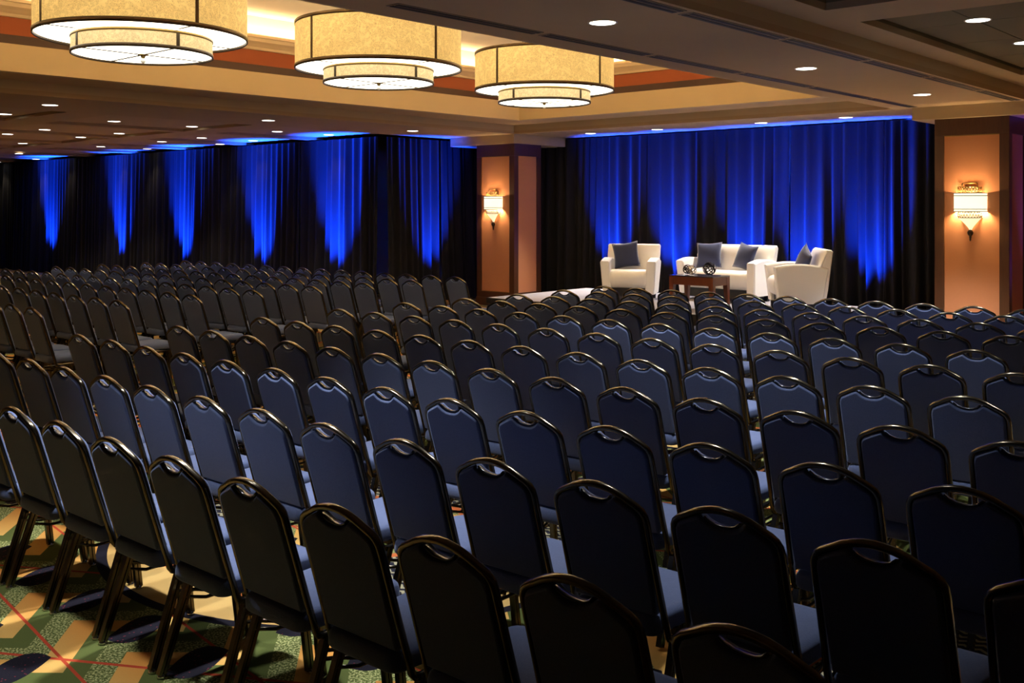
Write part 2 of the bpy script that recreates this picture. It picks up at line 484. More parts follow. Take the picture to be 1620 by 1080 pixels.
# slot diffusers in the beam soffit
BR = [4.72, 6.39, 7.98, 9.68, 11.36, 13.08, 14.66]
for side, X0, nm in ((0, -5.43, 'beside the tray'), (1, -4.06, 'beside the tiled coffers')):
    for k in range(6):
        ya, yb = BR[k] + 0.04, BR[k + 1] - 0.04
        r = tag(empty('slot_diffuser', (X0, ya, ZL)), 'black twin-slot air diffuser in the beam %s, %s from the stage' % (nm, ORD[5 - k]), 'air vent', 'slot diffusers along the beam')
        L_ = yb - ya
        boxobj('frame', (-0.065, 0.065, 0, L_, -0.006, 0.004), M['slotframe'], r)
        for sx in (-0.03, 0.03):
            boxobj('slot', (sx - 0.019, sx + 0.019, 0.02, L_ - 0.02, -0.009, -0.004), M['slot'], r)

# ------------------------------------------------------------------ columns
def column(x0, x1, y0, y1, label):
    r = tag(empty('column', ((x0 + x1) / 2, y0, 0)), label, 'column', kind='structure')
    cx = (x0 + x1) / 2; hw = (x1 - x0) / 2; dp = y1 - y0
    boxobj('core', (-hw + 0.03, hw - 0.03, 0.03, dp - 0.03, 0, ZB), M['wood'], r)
    boxobj('base', (-hw - 0.015, hw + 0.015, -0.015, dp + 0.015, 0, 0.16), M['wood'], r, 0.008)
    boxobj('top_rail', (-hw, hw, 0, dp, 2.99, ZB - 0.001), M['wood'], r, 0.005)
    boxobj('bottom_rail', (-hw, hw, 0, dp, 0.16, 0.28), M['wood'], r, 0.005)
    st = 0.13
    for sx in (-1, 1):
        for (ya, yb) in ((0, st), (dp - st, dp)):
            xa, xb = (hw - st, hw) if sx > 0 else (-hw, -hw + st)
            boxobj('stile', (xa, xb, ya, yb, 0.28, 2.99), M['wood'], r, 0.005)
    boxobj('panel', (-hw + st - 0.01, hw - st + 0.01, 0.018, 0.04, 0.27, 3.0), M['wallpaper'], r)
    boxobj('panel', (hw - 0.04, hw - 0.018, st - 0.01, dp - st + 0.01, 0.27, 3.0), M['wallpaper'], r)
    boxobj('panel', (-hw + 0.018, -hw + 0.04, st - 0.01, dp - st + 0.01, 0.27, 3.0), M['wallpaper'], r)
    # thin bead around the front panel
    for d in ((-hw + st - 0.012, hw - st + 0.012, 0.006, 0.03, 0.28, 0.292), (-hw + st - 0.012, hw - st + 0.012, 0.006, 0.03, 2.978, 2.99)):
        boxobj('bead', d, M['brass'], r)
    return r
column(-14.29, -13.27, 14.80, 15.62, 'walnut framed square column with salmon panels at left of the stage')
column(-5.20, -4.20, 14.83, 15.65, 'walnut framed square column with salmon panel at right of the stage')

# ------------------------------------------------------------------ drapes
def drape(label, ax, ay, bx, by, seed, z1=3.385, group=None):
    """pleated panel from (ax,ay) to (bx,by)"""
    rnd = random.Random(seed)
    L_ = math.hypot(bx - ax, by - ay); tx, ty = (bx - ax) / L_, (by - ay) / L_
    nx, ny = ty, -tx                                    # towards the room
    n = int(L_ / 0.022); NZ = 14
    # pleats: accumulated phase with varying wavelength
    ph = 0; col = []
    wl, amp, lean = 0.2, 0.05, 0.0
    for i in range(n + 1):
        s = i * L_ / n
        if i % 9 == 0:
            wl = rnd.uniform(0.12, 0.32); amp = rnd.uniform(0.025, 0.075)
        ph += 2 * PI * (L_ / n) / wl
        col.append((s, ph, amp))
    # smooth amplitude
    am = [c[2] for c in col]
    am = [sum(am[max(0, i - 6):i + 7]) / len(am[max(0, i - 6):i + 7]) for i in range(n + 1)]
    k1, k2 = rnd.uniform(0, 6), rnd.uniform(0, 6)
    bm = bmesh.new(); g = []
    for j in range(NZ + 1):
        t = j / NZ; z = 0.01 + (z1 - 0.01) * t
        row = []
        for i, (s, p, _) in enumerate(col):
            a = am[i] * (1.35 - 0.75 * t)
            sway = 0.05 * math.sin(s * 2.1 + k1) * (1 - t) * (1 - t)
            off = a * math.sin(p) + 0.5 * a * math.sin(p * 0.47 + k2 + 0.6 * (1 - t)) + 0.06 + 0.04 * (1 - t)
            sh = sway + 0.25 * a * math.cos(p * 0.53 + k1)
            edge = min(1.0, min(s, L_ - s) / 0.15)
            row.append(bm.verts.new((ax + tx * (s + sh * edge) + nx * off, ay + ty * (s + sh * edge) + ny * off, z)))
        g.append(row)
    for j in range(NZ):
        for i in range(n):
            f = bm.faces.new((g[j][i], g[j][i + 1], g[j + 1][i + 1], g[j + 1][i])); f.smooth = True
    o = obj('drape_panel', bm, M['velour'])
    tag(o, label, 'curtain', group)
    return o

YL, XA, YD = 13.25, -15.5, 16.45
lx = [-36.0, -28.5, -25.0, -22.4, -20.4, -18.0, -15.45]
for k in range(6):
    drape('black velour drape on the left wall, %s panel from the photo\'s left edge' % ORD[k], lx[k] + 0.01, YL, lx[k + 1] - 0.01, YL, 10 + k, group='black drapes along the left wall')
drape('black velour drape turning the corner, left half beside the long wall run', XA, YL + 0.12, XA, 14.86, 31, group='black drapes beside the left column')
drape('black velour drape hanging just left of the left column', XA, 14.88, XA, 16.3, 32, group='black drapes beside the left column')
sx = [-15.5, -12.6, -11.2, -9.7, -8.2, -6.55, -4.6]
sl = ['black velour stage drape directly behind the left column', 'blue-lit stage drape left of the left armchair',
      'blue-lit stage drape behind the left armchair', 'blue-lit stage drape behind the white loveseat',
      'blue-lit stage drape above the right armchair', 'dark stage drape beside the right column']
for k in range(6):
    drape(sl[k], sx[k] + 0.01, YD, sx[k + 1] - 0.01, YD, 50 + k, group='black drapes behind the stage')

BLUE = (0.003, 0.045, 1.0)
for x in (-30.1, -25.8, -22.6, -19.3, -16.65):
    spot('uplight', (x, YL - 0.62, 0.08), P_UP_L, BLUE, 46, 1.0, (0, 0.25, 1), 0.05)
spot('uplight', (XA + 0.62, 14.5, 0.08), P_UP, BLUE, 46, 1.0, (-0.25, 0, 1), 0.05)
for x in (-12.0, -10.55, -9.0, -7.9, -6.7):
    spot('uplight', (x, YD - 0.62, 0.08), P_UP, BLUE, 42, 1.0, (0, 0.30, 1), 0.05)
spot('uplight', (-3.6, 15.4, 0.08), P_UP * 0.03, (0.15, 0.05, 1.0), 60, 0.75, (0, 0.25, 1), 0.05)

# ------------------------------------------------------------------ stage platform
ZP = 0.45
PX0, PX1, PY0, PY1 = -11.75, -6.15, 12.43, 15.15
st = tag(empty('stage_platform', ((PX0 + PX1) / 2, PY0, 0)), 'low grey carpeted stage platform with black edge in front of the drapes', 'stage')
ox, oy = (PX0 + PX1) / 2, PY0
boxobj('skirt', (PX0 - ox + 0.03, PX1 - ox - 0.03, 0.03, PY1 - oy - 0.03, 0, ZP - 0.06), M['skirt'], st)
nx_, ny_ = 3, 2
for i in range(nx_):
    for j in range(ny_):
        a = PX0 - ox + i * (PX1 - PX0) / nx_; b = PX0 - ox + (i + 1) * (PX1 - PX0) / nx_
        c = j * (PY1 - PY0) / ny_; d = (j + 1) * (PY1 - PY0) / ny_
        dk = boxobj('deck', (a + 0.004, b - 0.004, c + 0.004, d - 0.004, ZP - 0.055, ZP), M['deck'], st, 0.004)
for d in ((PX0 - ox - 0.012, PX1 - ox + 0.012, -0.014, 0.003, ZP - 0.09, ZP - 0.004), (PX0 - ox - 0.014, PX0 - ox + 0.003, 0, PY1 - oy, ZP - 0.09, ZP - 0.004)):
    boxobj('edge_trim', d, M['skirt'], st)

# ------------------------------------------------------------------ lounge seating
def lounge(name, label, cat, loc, rz, W, seats, group=None, D=0.80, H=0.90):
    """front faces -Y locally; origin at the floor, centre"""
    r = tag(empty(name, loc, rz), label, cat, group)
    aw = 0.15
    hw, y0, y1 = W / 2, -D / 2, D / 2
    zl = 0.10
    for sx in (-1, 1):
        # arm: side profile in (y,z), flaring slightly towards the top
        prof = [(y0 + 0.06, zl), (y1 - 0.10, zl), (y1 - 0.02, 0.62)]
        for k in range(9):
            t = k / 8; y = (y1 - 0.02) + (y0 - y1 + 0.02) * t
            prof.append((y, 0.60 + 0.075 * math.sin(PI * (0.12 + 0.80 * t)) + 0.02 * t))
        bm = bmesh.new()
        xa, xb = (hw - aw, hw) if sx > 0 else (-hw, -hw + aw)
        rings = []
        for xx, ins in ((xa, 0.018), (xa + 0.018, 0), (xb - 0.018, 0), (xb, 0.018)):
            ring = []
            cyc, czc = 0.0, 0.38
            for (y, z) in prof:
                outer = (xx - (xa + xb) / 2)
                fl_ = 0.035 * (z - zl) / 0.5 * sx
                yy = y - math.copysign(ins, y - cyc); zz = z - math.copysign(ins, z - czc) if z > 0.2 else z
                ring.append(bm.verts.new((xx + fl_ - 0.03 * sx, yy, zz)))
            rings.append(ring)
        m = len(prof)
        for a, b in zip(rings[:-1], rings[1:]):
            for i in range(m):
                f = bm.faces.new((a[i], a[(i + 1) % m], b[(i + 1) % m], b[i]))
        bm.faces.new(rings[0]); bm.faces.new(list(reversed(rings[-1])))
        bmesh.ops.recalc_face_normals(bm, faces=bm.faces)
        obj('armrest', bm, M['leather'], r)
        foot = bmesh.new()
        for yy in (y0 + 0.12, y1 - 0.18):
            box(foot, (xa + xb) / 2 - 0.035 - 0.03 * sx, (xa + xb) / 2 + 0.035 - 0.03 * sx, yy - 0.035, yy + 0.035, 0, zl + 0.01)
        obj('foot', foot, M['legblack'], r)
    # back: curved profile rolling over at the top
    bp = [(y1 - 0.20, 0.30), (y1 - 0.17, 0.55), (y1 - 0.13, 0.72), (y1 - 0.085, 0.83), (y1 - 0.06, H - 0.02), (y1 - 0.03, H), (y1 + 0.02, H - 0.005), (y1 + 0.045, H - 0.03), (y1 + 0.02, 0.62), (y1 - 0.02, 0.30), (y1 - 0.06, zl)]
    bp = [(y1 - 0.22, zl)] + bp
    bm = bmesh.new(); rings = []
    bw = hw - 0.005
    for xx, ins in ((-bw, 0.02), (-bw + 0.02, 0), (bw - 0.02, 0), (bw, 0.02)):
        rings.append([bm.verts.new((xx * (1.0 if z > 0.62 else 0.93), y + (ins if i < 6 else -ins), z - (ins if z > 0.8 else 0))) for i, (y, z) in enumerate(bp)])
    m = len(bp)
    for a, b in zip(rings[:-1], rings[1:]):
        for i in range(m):
            bm.faces.new((a[i], a[(i + 1) % m], b[(i + 1) % m], b[i]))
    bm.faces.new(rings[0]); bm.faces.new(list(reversed(rings[-1])))
    bmesh.ops.recalc_face_normals(bm, faces=bm.faces)
    for f in bm.faces: f.smooth = len(f.verts) == 4
    obj('backrest', bm, M['leather'], r)
    # seat cushions: rounded front roll
    iw = (W - 2 * aw + 0.03) / seats
    for k in range(seats):
        xa = -hw + aw - 0.015 + k * iw
        sp = [(y1 - 0.18, 0.22), (y1 - 0.18, 0.475), (y0 + 0.22, 0.50), (y0 + 0.12, 0.495), (y0 + 0.05, 0.47), (y0 + 0.015, 0.42), (y0 + 0.01, 0.36), (y0 + 0.03, 0.28), (y0 + 0.06, 0.225), (y0 + 0.10, 0.20)]
        bm = bmesh.new(); rings = []
        for xx, ins in ((xa + 0.004, 0.03), (xa + 0.02, 0.008), (xa + 0.06, 0), (xa + iw - 0.06, 0), (xa + iw - 0.02, 0.008), (xa + iw - 0.004, 0.03)):
            rings.append([bm.verts.new((xx, y + (ins if y < 0 else -ins), z - (ins if z > 0.35 else -ins))) for y, z in sp])
        m = len(sp)
        for a, b in zip(rings[:-1], rings[1:]):
            for i in range(m):
                f = bm.faces.new((a[i], a[(i + 1) % m], b[(i + 1) % m], b[i])); f.smooth = True
        bm.faces.new(rings[0]); bm.faces.new(list(reversed(rings[-1])))
        bmesh.ops.recalc_face_normals(bm, faces=bm.faces)
        obj('seat_cushion', bm, M['leather'], r)
    boxobj('base', (-hw + aw - 0.02, hw - aw + 0.02, y0 + 0.12, y1 - 0.12, 0.05, 0.24), M['legblack'], r)
    return r

def pillow(label, loc, rot, size=0.44, group='dark throw pillows on the white seats'):
    n = 12; bm = bmesh.new(); g = {}
    for side in (1, -1):
        for i in range(n + 1):
            for j in range(n + 1):
                u = 2 * i / n - 1; v = 2 * j / n - 1
                edge = i in (0, n) or j in (0, n)
                if side < 0 and edge: g[side, i, j] = g[1, i, j]; continue
                pin = 1 - 0.10 * (1 - v * v) * u * u - 0.10 * (1 - u * u) * v * v
                h = 0.075 * (max(0, (1 - u * u)) ** 0.5) * (max(0, (1 - v * v)) ** 0.5)
                g[side, i, j] = bm.verts.new((u * size / 2 * pin, side * h, v * size / 2 * pin))
    for side in (1, -1):
        for i in range(n):
            for j in range(n):
                q = [g[side, i, j], g[side, i + 1, j], g[side, i + 1, j + 1], g[side, i, j + 1]]
                f = bm.faces.new(q if side < 0 else list(reversed(q))); f.smooth = True
    bmesh.ops.recalc_face_normals(bm, faces=bm.faces)
    o = obj('throw_pillow', bm, M['cushion'])
    o.location = loc; o.rotation_euler = rot
    return tag(o, label, 'pillow', group)

def local(loc, rz, p):
    c, s = math.cos(rz), math.sin(rz)
    return (loc[0] + p[0] * c - p[1] * s, loc[1] + p[0] * s + p[1] * c, loc[2] + p[2])

LA, LAR = (-9.82, 13.88, ZP), math.radians(27)
LS, LSR = (-8.525, 14.74, ZP), 0.0
RA, RAR = (-7.02, 14.20, ZP), math.radians(-52)
lounge('armchair', 'white leather armchair at left end of the stage, facing forward', 'armchair', LA, LAR, 0.90, 1, 'white armchairs on the stage')
lounge('loveseat', 'white leather two-seat sofa in the middle of the stage', 'sofa', LS, LSR, 1.45, 1, D=0.78)
lounge('armchair', 'white leather armchair at right end of the stage, turned sideways', 'armchair', RA, RAR, 0.88, 1, 'white armchairs on the stage')
pillow('dark slate pillow leaning in the left armchair', local(LA, LAR, (-0.10, 0.10, 0.72)), (math.radians(-14), math.radians(-8), LAR + 0.1))
pillow('dark slate pillow at the left end of the white sofa', local(LS, LSR, (-0.37, 0.08, 0.72)), (math.radians(-16), math.radians(-3), LSR + 0.25))
pillow('dark slate pillow at the right end of the white sofa', local(LS, LSR, (0.30, 0.09, 0.715)), (math.radians(-18), math.radians(9), LSR - 0.35))
pillow('dark slate pillow peeking over the arm of the right armchair', local(RA, RAR, (0.02, 0.10, 0.71)), (math.radians(-18), math.radians(28), RAR))

# coffee table
tb = tag(empty('coffee_table', (-8.10, 13.215, ZP)), 'small cherry wood coffee table with dark top in front of the sofa', 'table')
TW, TD, TH = 0.76, 0.49, 0.50
boxobj('table_top', (-TW / 2, TW / 2, -TD / 2, TD / 2, TH - 0.018, TH), M['tabletop'], tb, 0.003)
for d in ((-TW / 2 + 0.005, TW / 2 - 0.005, -TD / 2 + 0.005, -TD / 2 + 0.03), (-TW / 2 + 0.005, TW / 2 - 0.005, TD / 2 - 0.03, TD / 2 - 0.005),
          (-TW / 2 + 0.005, -TW / 2 + 0.03, -TD / 2 + 0.03, TD / 2 - 0.03), (TW / 2 - 0.03, TW / 2 - 0.005, -TD / 2 + 0.03, TD / 2 - 0.03)):
    boxobj('apron', (*d, TH - 0.14, TH - 0.019), M['cherry'], tb)
for sx_ in (-1, 1):
    for sy_ in (-1, 1):
        bm = bmesh.new()
        cx_, cy_ = sx_ * (TW / 2 - 0.002), sy_ * (TD / 2 - 0.002)
        top = 0.085; bot = 0.045
        v = []
        for z, s_ in ((0, bot), (TH - 0.019, top)):
            v.append([bm.verts.new(p) for p in ((cx_, cy_, z), (cx_ - sx_ * s_, cy_, z), (cx_ - sx_ * s_, cy_ - sy_ * s_, z), (cx_, cy_ - sy_ * s_, z))])
        for i in range(4): bm.faces.new((v[0][i], v[0][(i + 1) % 4], v[1][(i + 1) % 4], v[1][i]))
        bm.faces.new(v[0]); bm.faces.new(v[1])
        bmesh.ops.recalc_face_normals(bm, faces=bm.faces)
        obj('leg', bm, M['cherry'], tb)

def orb(label, x, y, rad, mt, seed, n=7):
    rnd = random.Random(seed)
    z0 = ZP + TH + rad
    r = tag(empty('wire_orb', (x, y, z0)), label, 'ornament', 'wire orbs on the coffee table')
    for k in range(n):
        ax = Vector((rnd.uniform(-1, 1), rnd.uniform(-1, 1), rnd.uniform(-1, 1))).normalized()
        q = ax.to_track_quat('Z', 'Y')
        bm = bmesh.new()
        h = rnd.uniform(-0.35, 0.35); rr = math.sqrt(1 - h * h) * (rad - 0.008)
        pts = [q @ Vector((rr * math.cos(2 * PI * i / 24), rr * math.sin(2 * PI * i / 24), h * (rad - 0.008))) for i in range(24)]
        sweep(bm, pts, rrect(0.014, 0.006, 0.002), up=lambda i, P=pts: P[i].normalized(), closed=True)
        obj('hoop', bm, mt, r)
    return r
orb('large black wire orb at the right of the coffee table', -7.93, 13.22, 0.105, M['wireblack'], 3, 9)
orb('silver wire orb in the middle of the coffee table', -8.19, 13.14, 0.078, M['wiresilver'], 4)
orb('small black wire orb at the left of the coffee table', -8.33, 13.25, 0.078, M['wireblack'], 5)

# ------------------------------------------------------------------ sconces
def sconce(x, y, z, label):
    r = tag(empty('wall_sconce', (x, y, z)), label, 'wall lamp', 'column sconces')
    W_, H_ = 0.42, 0.26
    boxobj('backplate', (-0.10, 0.10, -0.02, 0.017, -0.22, 0.22), M['bronze'], r)
    # curved front glass shade
    def arc(w_, d_, n=10): return [(w_ / 2 * math.sin(-PI / 2 + PI * i / n), -d_ * (0.55 + 0.45 * math.cos(-PI / 2 + PI * i / n))) for i in range(n + 1)]
    def band(name, w_, d_, z0_, z1_, mt, w2=None, d2=None):
        bm = bmesh.new(); a = arc(w_, d_); b = arc(w2 or w_, d2 or d_)
        lo = [bm.verts.new((p[0], p[1], z0_)) for p in [(-w_ / 2, 0.014)] + a + [(w_ / 2, 0.014)]]
        hi = [bm.verts.new((p[0], p[1], z1_)) for p in [(-(w2 or w_) / 2, 0.014)] + b + [((w2 or w_) / 2, 0.014)]]
        for i in range(len(lo) - 1):
            f = bm.faces.new((lo[i], lo[i + 1], hi[i + 1], hi[i])); f.smooth = True
        o = obj(name, bm, mt, r)
        md = o.modifiers.new('thick', 'SOLIDIFY'); md.thickness = 0.006
        return o
    band('shade', W_, 0.13, -H_ / 2, H_ / 2, M['sconce_shade'])
    for z_ in (-H_ / 2 - 0.004, H_ / 2 - 0.004, -H_ / 2 + 0.03, H_ / 2 - 0.042):
        band('rim', W_ + 0.012, 0.138, z_, z_ + 0.009, M['bronze'])
    # pierced gallery above and below the shade
    for z0_, z1_, nm, mt in ((H_ / 2 + 0.005, H_ / 2 + 0.085, 'gallery', M['brass']), (-H_ / 2 - 0.085, -H_ / 2 - 0.005, 'lower_gallery', M['brass'])):
        g = empty(nm, parent=r)
        bm = bmesh.new()
        a = arc(0.32, 0.11, 24)
        for k in range(0, 25, 2):
            x_, y_ = a[k]
            for dx in (-1, 1):
                k2 = min(24, max(0, k + 2 * dx))
                sweep(bm, [(x_, y_, z0_), (a[k2][0], a[k2][1], z1_)], circ(0.0035, 5))
        for z_ in (z0_, z1_):
            sweep(bm, [(p[0], p[1], z_) for p in a], circ(0.005, 5))
        o = obj(nm, bm, mt, r)
        bpy.data.objects.remove(g)
    bm = bmesh.new()
    pts = [(-0.10, -0.06, H_ / 2 + 0.06), (-0.10, -0.06, H_ / 2 + 0.14), (0.10, -0.06, H_ / 2 + 0.14), (0.10, -0.06, H_ / 2 + 0.06)]
    for p, q in zip(pts[:-1], pts[1:]): sweep(bm, [p, q], circ(0.006, 6))
    obj('top_frame', bm, M['brass'], r)
    band('lower_shade', 0.30, 0.095, -H_ / 2 - 0.085, -H_ / 2 - 0.01, M['sconce_cone'])
    # tapering cone
    bm = bmesh.new(); rings = []
    for k in range(7):
        t = k / 6; w_ = 0.31 * (1 - t) ** 1.25 + 0.03 * t; d_ = 0.10 * (1 - t) + 0.03 * t
        rings.append([bm.verts.new((p[0], p[1], -H_ / 2 - 0.088 - 0.17 * t)) for p in arc(w_, d_)])
    for a, b in zip(rings[:-1], rings[1:]):
        for i in range(len(a) - 1):
            f = bm.faces.new((a[i], b[i], b[i + 1], a[i + 1])); f.smooth = True
    obj('cone', bm, M['sconce_cone'], r)
    bm = bmesh.new()
    lathe(bm, [(0.001, 0.05), (0.022, 0.045), (0.038, 0.02), (0.040, 0.0), (0.030, -0.025), (0.014, -0.04), (0.017, -0.055), (0.012, -0.075), (0.014, -0.09), (0.001, -0.115)], 14, (0, -0.035, -H_ / 2 - 0.30))
    obj('finial', bm, M['bronze'], r)
    point('sconce_lamp', (x, y - 0.06, z + H_ / 2 - 0.03), P_SCONCE, (1.0, 0.68, 0.34), 0.02)
    point('sconce_lamp', (x - 0.175, y - 0.05, z - H_ / 2 + 0.03), P_SCONCE * 0.8, (1.0, 0.72, 0.38), 0.02)
    point('sconce_lamp', (x + 0.175, y - 0.05, z - H_ / 2 + 0.03), P_SCONCE * 0.8, (1.0, 0.72, 0.38), 0.02)
    return r
sconce(-13.80, 14.80, 2.06, 'glowing glass wall sconce on the left column')
sconce(-4.70, 14.83, 2.04, 'glowing glass wall sconce on the right column')

# ------------------------------------------------------------------ chandeliers
def chandelier(x, y, label):
    r = tag(empty('drum_chandelier', (x, y, 4.75)), label, 'chandelier', 'two-tier drum chandeliers')
    z0, z1, R1 = 3.60 - 4.75, 4.10 - 4.75, 0.965
    s0, s1, R2 = 3.43 - 4.75, 3.575 - 4.75, 0.64
    obj('upper_shade', lathe(bmesh.new(), [(R1, z0), (R1, z1)], 96), M['paper'], r)
    obj('lower_shade', lathe(bmesh.new(), [(R2, s0), (R2, s1)], 72), M['paper_small'], r)
    def ring(name, rad, z, h=0.03, mt=M['bronze']):
        bm = bmesh.new()
        pts = [(rad * math.cos(2 * PI * i / 96), rad * math.sin(2 * PI * i / 96), z) for i in range(96)]
        sweep(bm, pts, rrect(0.014, h, 0.003), closed=True, up=Vector((0, 0, 1)))
        return obj(name, bm, mt, r)
    ring('rim', R1, z0, 0.044); ring('rim', R1, z1, 0.04)
    ring('rim', R2, s0, 0.034); ring('rim', R2, s1, 0.028, M['brass'])
    bm = bmesh.new(); lathe(bm, [(R1 - 0.01, z0 + 0.004), (0.05, z0 + 0.004)], 96, smooth=False); obj('upper_diffuser', bm, M['diffuser'], r)
    bm = bmesh.new(); lathe(bm, [(R2 - 0.01, s0 + 0.003), (0.01, s0 + 0.003)], 72, smooth=False); obj('lower_diffuser', bm, M['diffuser'], r)
    for k in range(4):
        a = PI / 2 * k
        for rad, za, zb in ((R1, z0, z1), (R2, s0, s1)):
            o = boxobj('strap', (rad - 0.005, rad + 0.006, -0.016, 0.016, za, zb), M['bronze'], r)
            o.rotation_euler = (0, 0, a)
        o = boxobj('spoke', (0.0, R2 - 0.01, -0.010, 0.010, s0 - 0.004, s0 + 0.002), M['bronze'], r); o.rotation_euler = (0, 0, a)
        o = boxobj('spoke', (R2 + 0.01, R1 - 0.01, -0.010, 0.010, z0 - 0.003, z0 + 0.002), M['bronze'], r); o.rotation_euler = (0, 0, a)
        o = obj('hanging_rod', sweep(bmesh.new(), [(0.30, 0, z1 - 0.06), (0.30, 0, 0.0)], circ(0.008, 8)), M['bronze'], r); o.rotation_euler = (0, 0, a + PI / 4)
        o = boxobj('inner_arm', (0.0, R1 - 0.005, -0.008, 0.008, z1 - 0.08, z1 - 0.06), M['bronze'], r); o.rotation_euler = (0, 0, a)
    fn = obj('finial', lathe(bmesh.new(), [(0.001, 0.004), (0.05, 0.002), (0.05, -0.006), (0.022, -0.012), (0.018, -0.03), (0.001, -0.032)], 20, (0, 0, s0)), M['brass'], r)
    obj('glass_ball', lathe(bmesh.new(), [(0.001, -0.03)] + [(0.026 * math.sin(PI * k / 8), -0.056 + 0.026 * math.cos(PI * k / 8)) for k in range(1, 8)] + [(0.001, -0.083)], 16, (0, 0, s0)), M['glassball'], fn)
    obj('canopy', lathe(bmesh.new(), [(0.36, -0.001), (0.36, -0.03), (0.001, -0.035)], 32), M['bronze'], r)
    point('chandelier_lamp', (x, y, 3.92), P_CHAND, (1.0, 0.72, 0.38), 0.25)
    return r
chandelier(-9.10, 4.83, 'two-tier fibre-paper drum chandelier nearest the camera, cut by the top edge')
chandelier(-9.11, 7.78, 'two-tier fibre-paper drum chandelier in the middle of the three')
chandelier(-9.10, 10.78, 'two-tier fibre-paper drum chandelier nearest the stage')

# ------------------------------------------------------------------ downlights
dl_ring = bpy.data.meshes.new('trim_ring'); b_ = lathe(bmesh.new(), [(0.098, 0.0), (0.115, -0.006), (0.118, 0.002)], 28); b_.to_mesh(dl_ring); b_.free(); dl_ring.materials.append(M['ring'])
dl_lens = bpy.data.meshes.new('lamp_lens'); b_ = lathe(bmesh.new(), [(0.100, -0.004), (0.001, -0.005)], 28); b_.to_mesh(dl_lens); b_.free(); dl_lens.materials.append(M['lens'])
def downlight(x, y, z, label, group, power, color, size=78, visible=True, aim=(0, 0, -1)):
    if visible:
        r = tag(empty('recessed_downlight', (x, y, z)), label, 'downlight', group)
        obj('trim_ring', dl_ring, None, r); obj('lamp_lens', dl_lens, None, r)
    if power > 0: spot('downlight_lamp', (x, y, z - 0.03), power, color, size, 0.7, aim, radius=0.08)

LPX = [(79, 166), (7.5, 180.4), (180.5, 191.8), (70.7, 205), (12, 212), (127.7, 217), (188.5, 211), (36, 226.6), (159.5, 231.8), (110, 236.7),
       (198.5, 239.8), (30, 243), (115, 246), (9, 254), (75, 249.5), (303.6, 200), (424.4, 190.4), (438.5, 208), (319, 218), (256, 224), (348, 228),
       (412.4, 223), (249, 236), (533.7, 214), (666, 208)]
pts = []
for px_, py_ in LPX:
    x, y = at(px_, py_, ZL); z = coffer_z(x, y)
    if z > ZL: x, y = at(px_, py_, z); z = coffer_z(x, y)
    y = min(y, YL - 0.35)
    pts.append((x, y, z))
pts.sort(key=lambda p: -p[0])
rows, cur = [], [pts[0]]
for p in pts[1:]:
    if cur[-1][0] - p[0] > 0.45: rows.append(cur); cur = [p]
    else: cur.append(p)
rows.append(cur)
for i, rw in enumerate(rows):
    rw.sort(key=lambda p: p[1])
    for j, (x, y, z) in enumerate(rw):
        downlight(x, y, z, 'round lit downlight in the left ceiling, %s row from the tan beam, %s from left' % (ORD[i], ORD[j]), 'downlights in the left ceiling', P_DOWN_LEFT * (0.12 if y > YL - 1.3 else 1.0), DOWN_WARM)
for k, (px_, py_) in enumerate(((934, 211), (1039.5, 204.7), (1204, 194.3), (1338, 185.7))):
    x, y = at(px_, py_, ZL)
    downlight(x, y, ZL, 'round lit downlight in the stage ceiling, %s from the left column' % ORD[k], 'downlights above the stage drapes', P_DOWN_STAGE, DOWN_STAGE, 66, aim=(0, -0.42, -1))
for k, y in enumerate((13.1, 9.83, 6.33)):
    downlight(-4.75, y, ZL, 'round lit downlight in the dark beam, %s from the stage' % ORD[k], 'downlights in the beam', P_DOWN_BEAM * (1.8 if k == 0 else 1.0), DOWN_COOL)
downlight(-3.0, 9.65, 3.67, 'round lit downlight in the tiled coffer, further from the stage', 'downlights in the tiled coffer', P_DOWN_RIGHT, DOWN_COOL)
downlight(-3.05, 11.3, 3.67, 'round lit downlight in the tiled coffer at the right edge, nearer the stage', 'downlights in the tiled coffer', P_DOWN_RIGHT, DOWN_COOL)
# the same ceiling goes on over the seats outside the picture; the first lamp below is an addition
downlight(-4.75, 1.72, ZL, '', '', P_DOWN_BEAM * 0.42, DOWN_COOL, visible=False)  # added unseen lamp off the beam spacing, lights nearest seats and carpet
for x, y, z in ((-4.75, 2.9, ZL),):
    downlight(x, y, z, '', '', P_DOWN_BEAM, DOWN_COOL, visible=False)
for x, y in ((-3.0, 4.4), (-3.0, 6.3), (-0.6, 6.4), (-0.6, 10.0)):
    downlight(x, y, ZS, '', '', P_DOWN_RIGHT, DOWN_COOL, visible=False)

# ------------------------------------------------------------------ banquet chairs
CH = 0.98
def yb(z): return 0.30 * (CH - z)
half = [(0.205, 0.42), (0.204, 0.48), (0.202, 0.56), (0.200, 0.68), (0.199, 0.80), (0.1985, 0.855), (0.1955, 0.880), (0.186, 0.899), (0.168, 0.913), (0.132, 0.931), (0.099, 0.948), (0.066, 0.9595), (0.033, 0.966), (0.0, 0.9685)]
arch = [(-x, z) for x, z in half] + [(x, z) for x, z in reversed(half[:-1])]

def mesh_of(name, bm, mt):
    m = bpy.data.meshes.new(name); bm.normal_update(); bm.to_mesh(m); bm.free(); m.materials.append(mt); return m

CM = {}
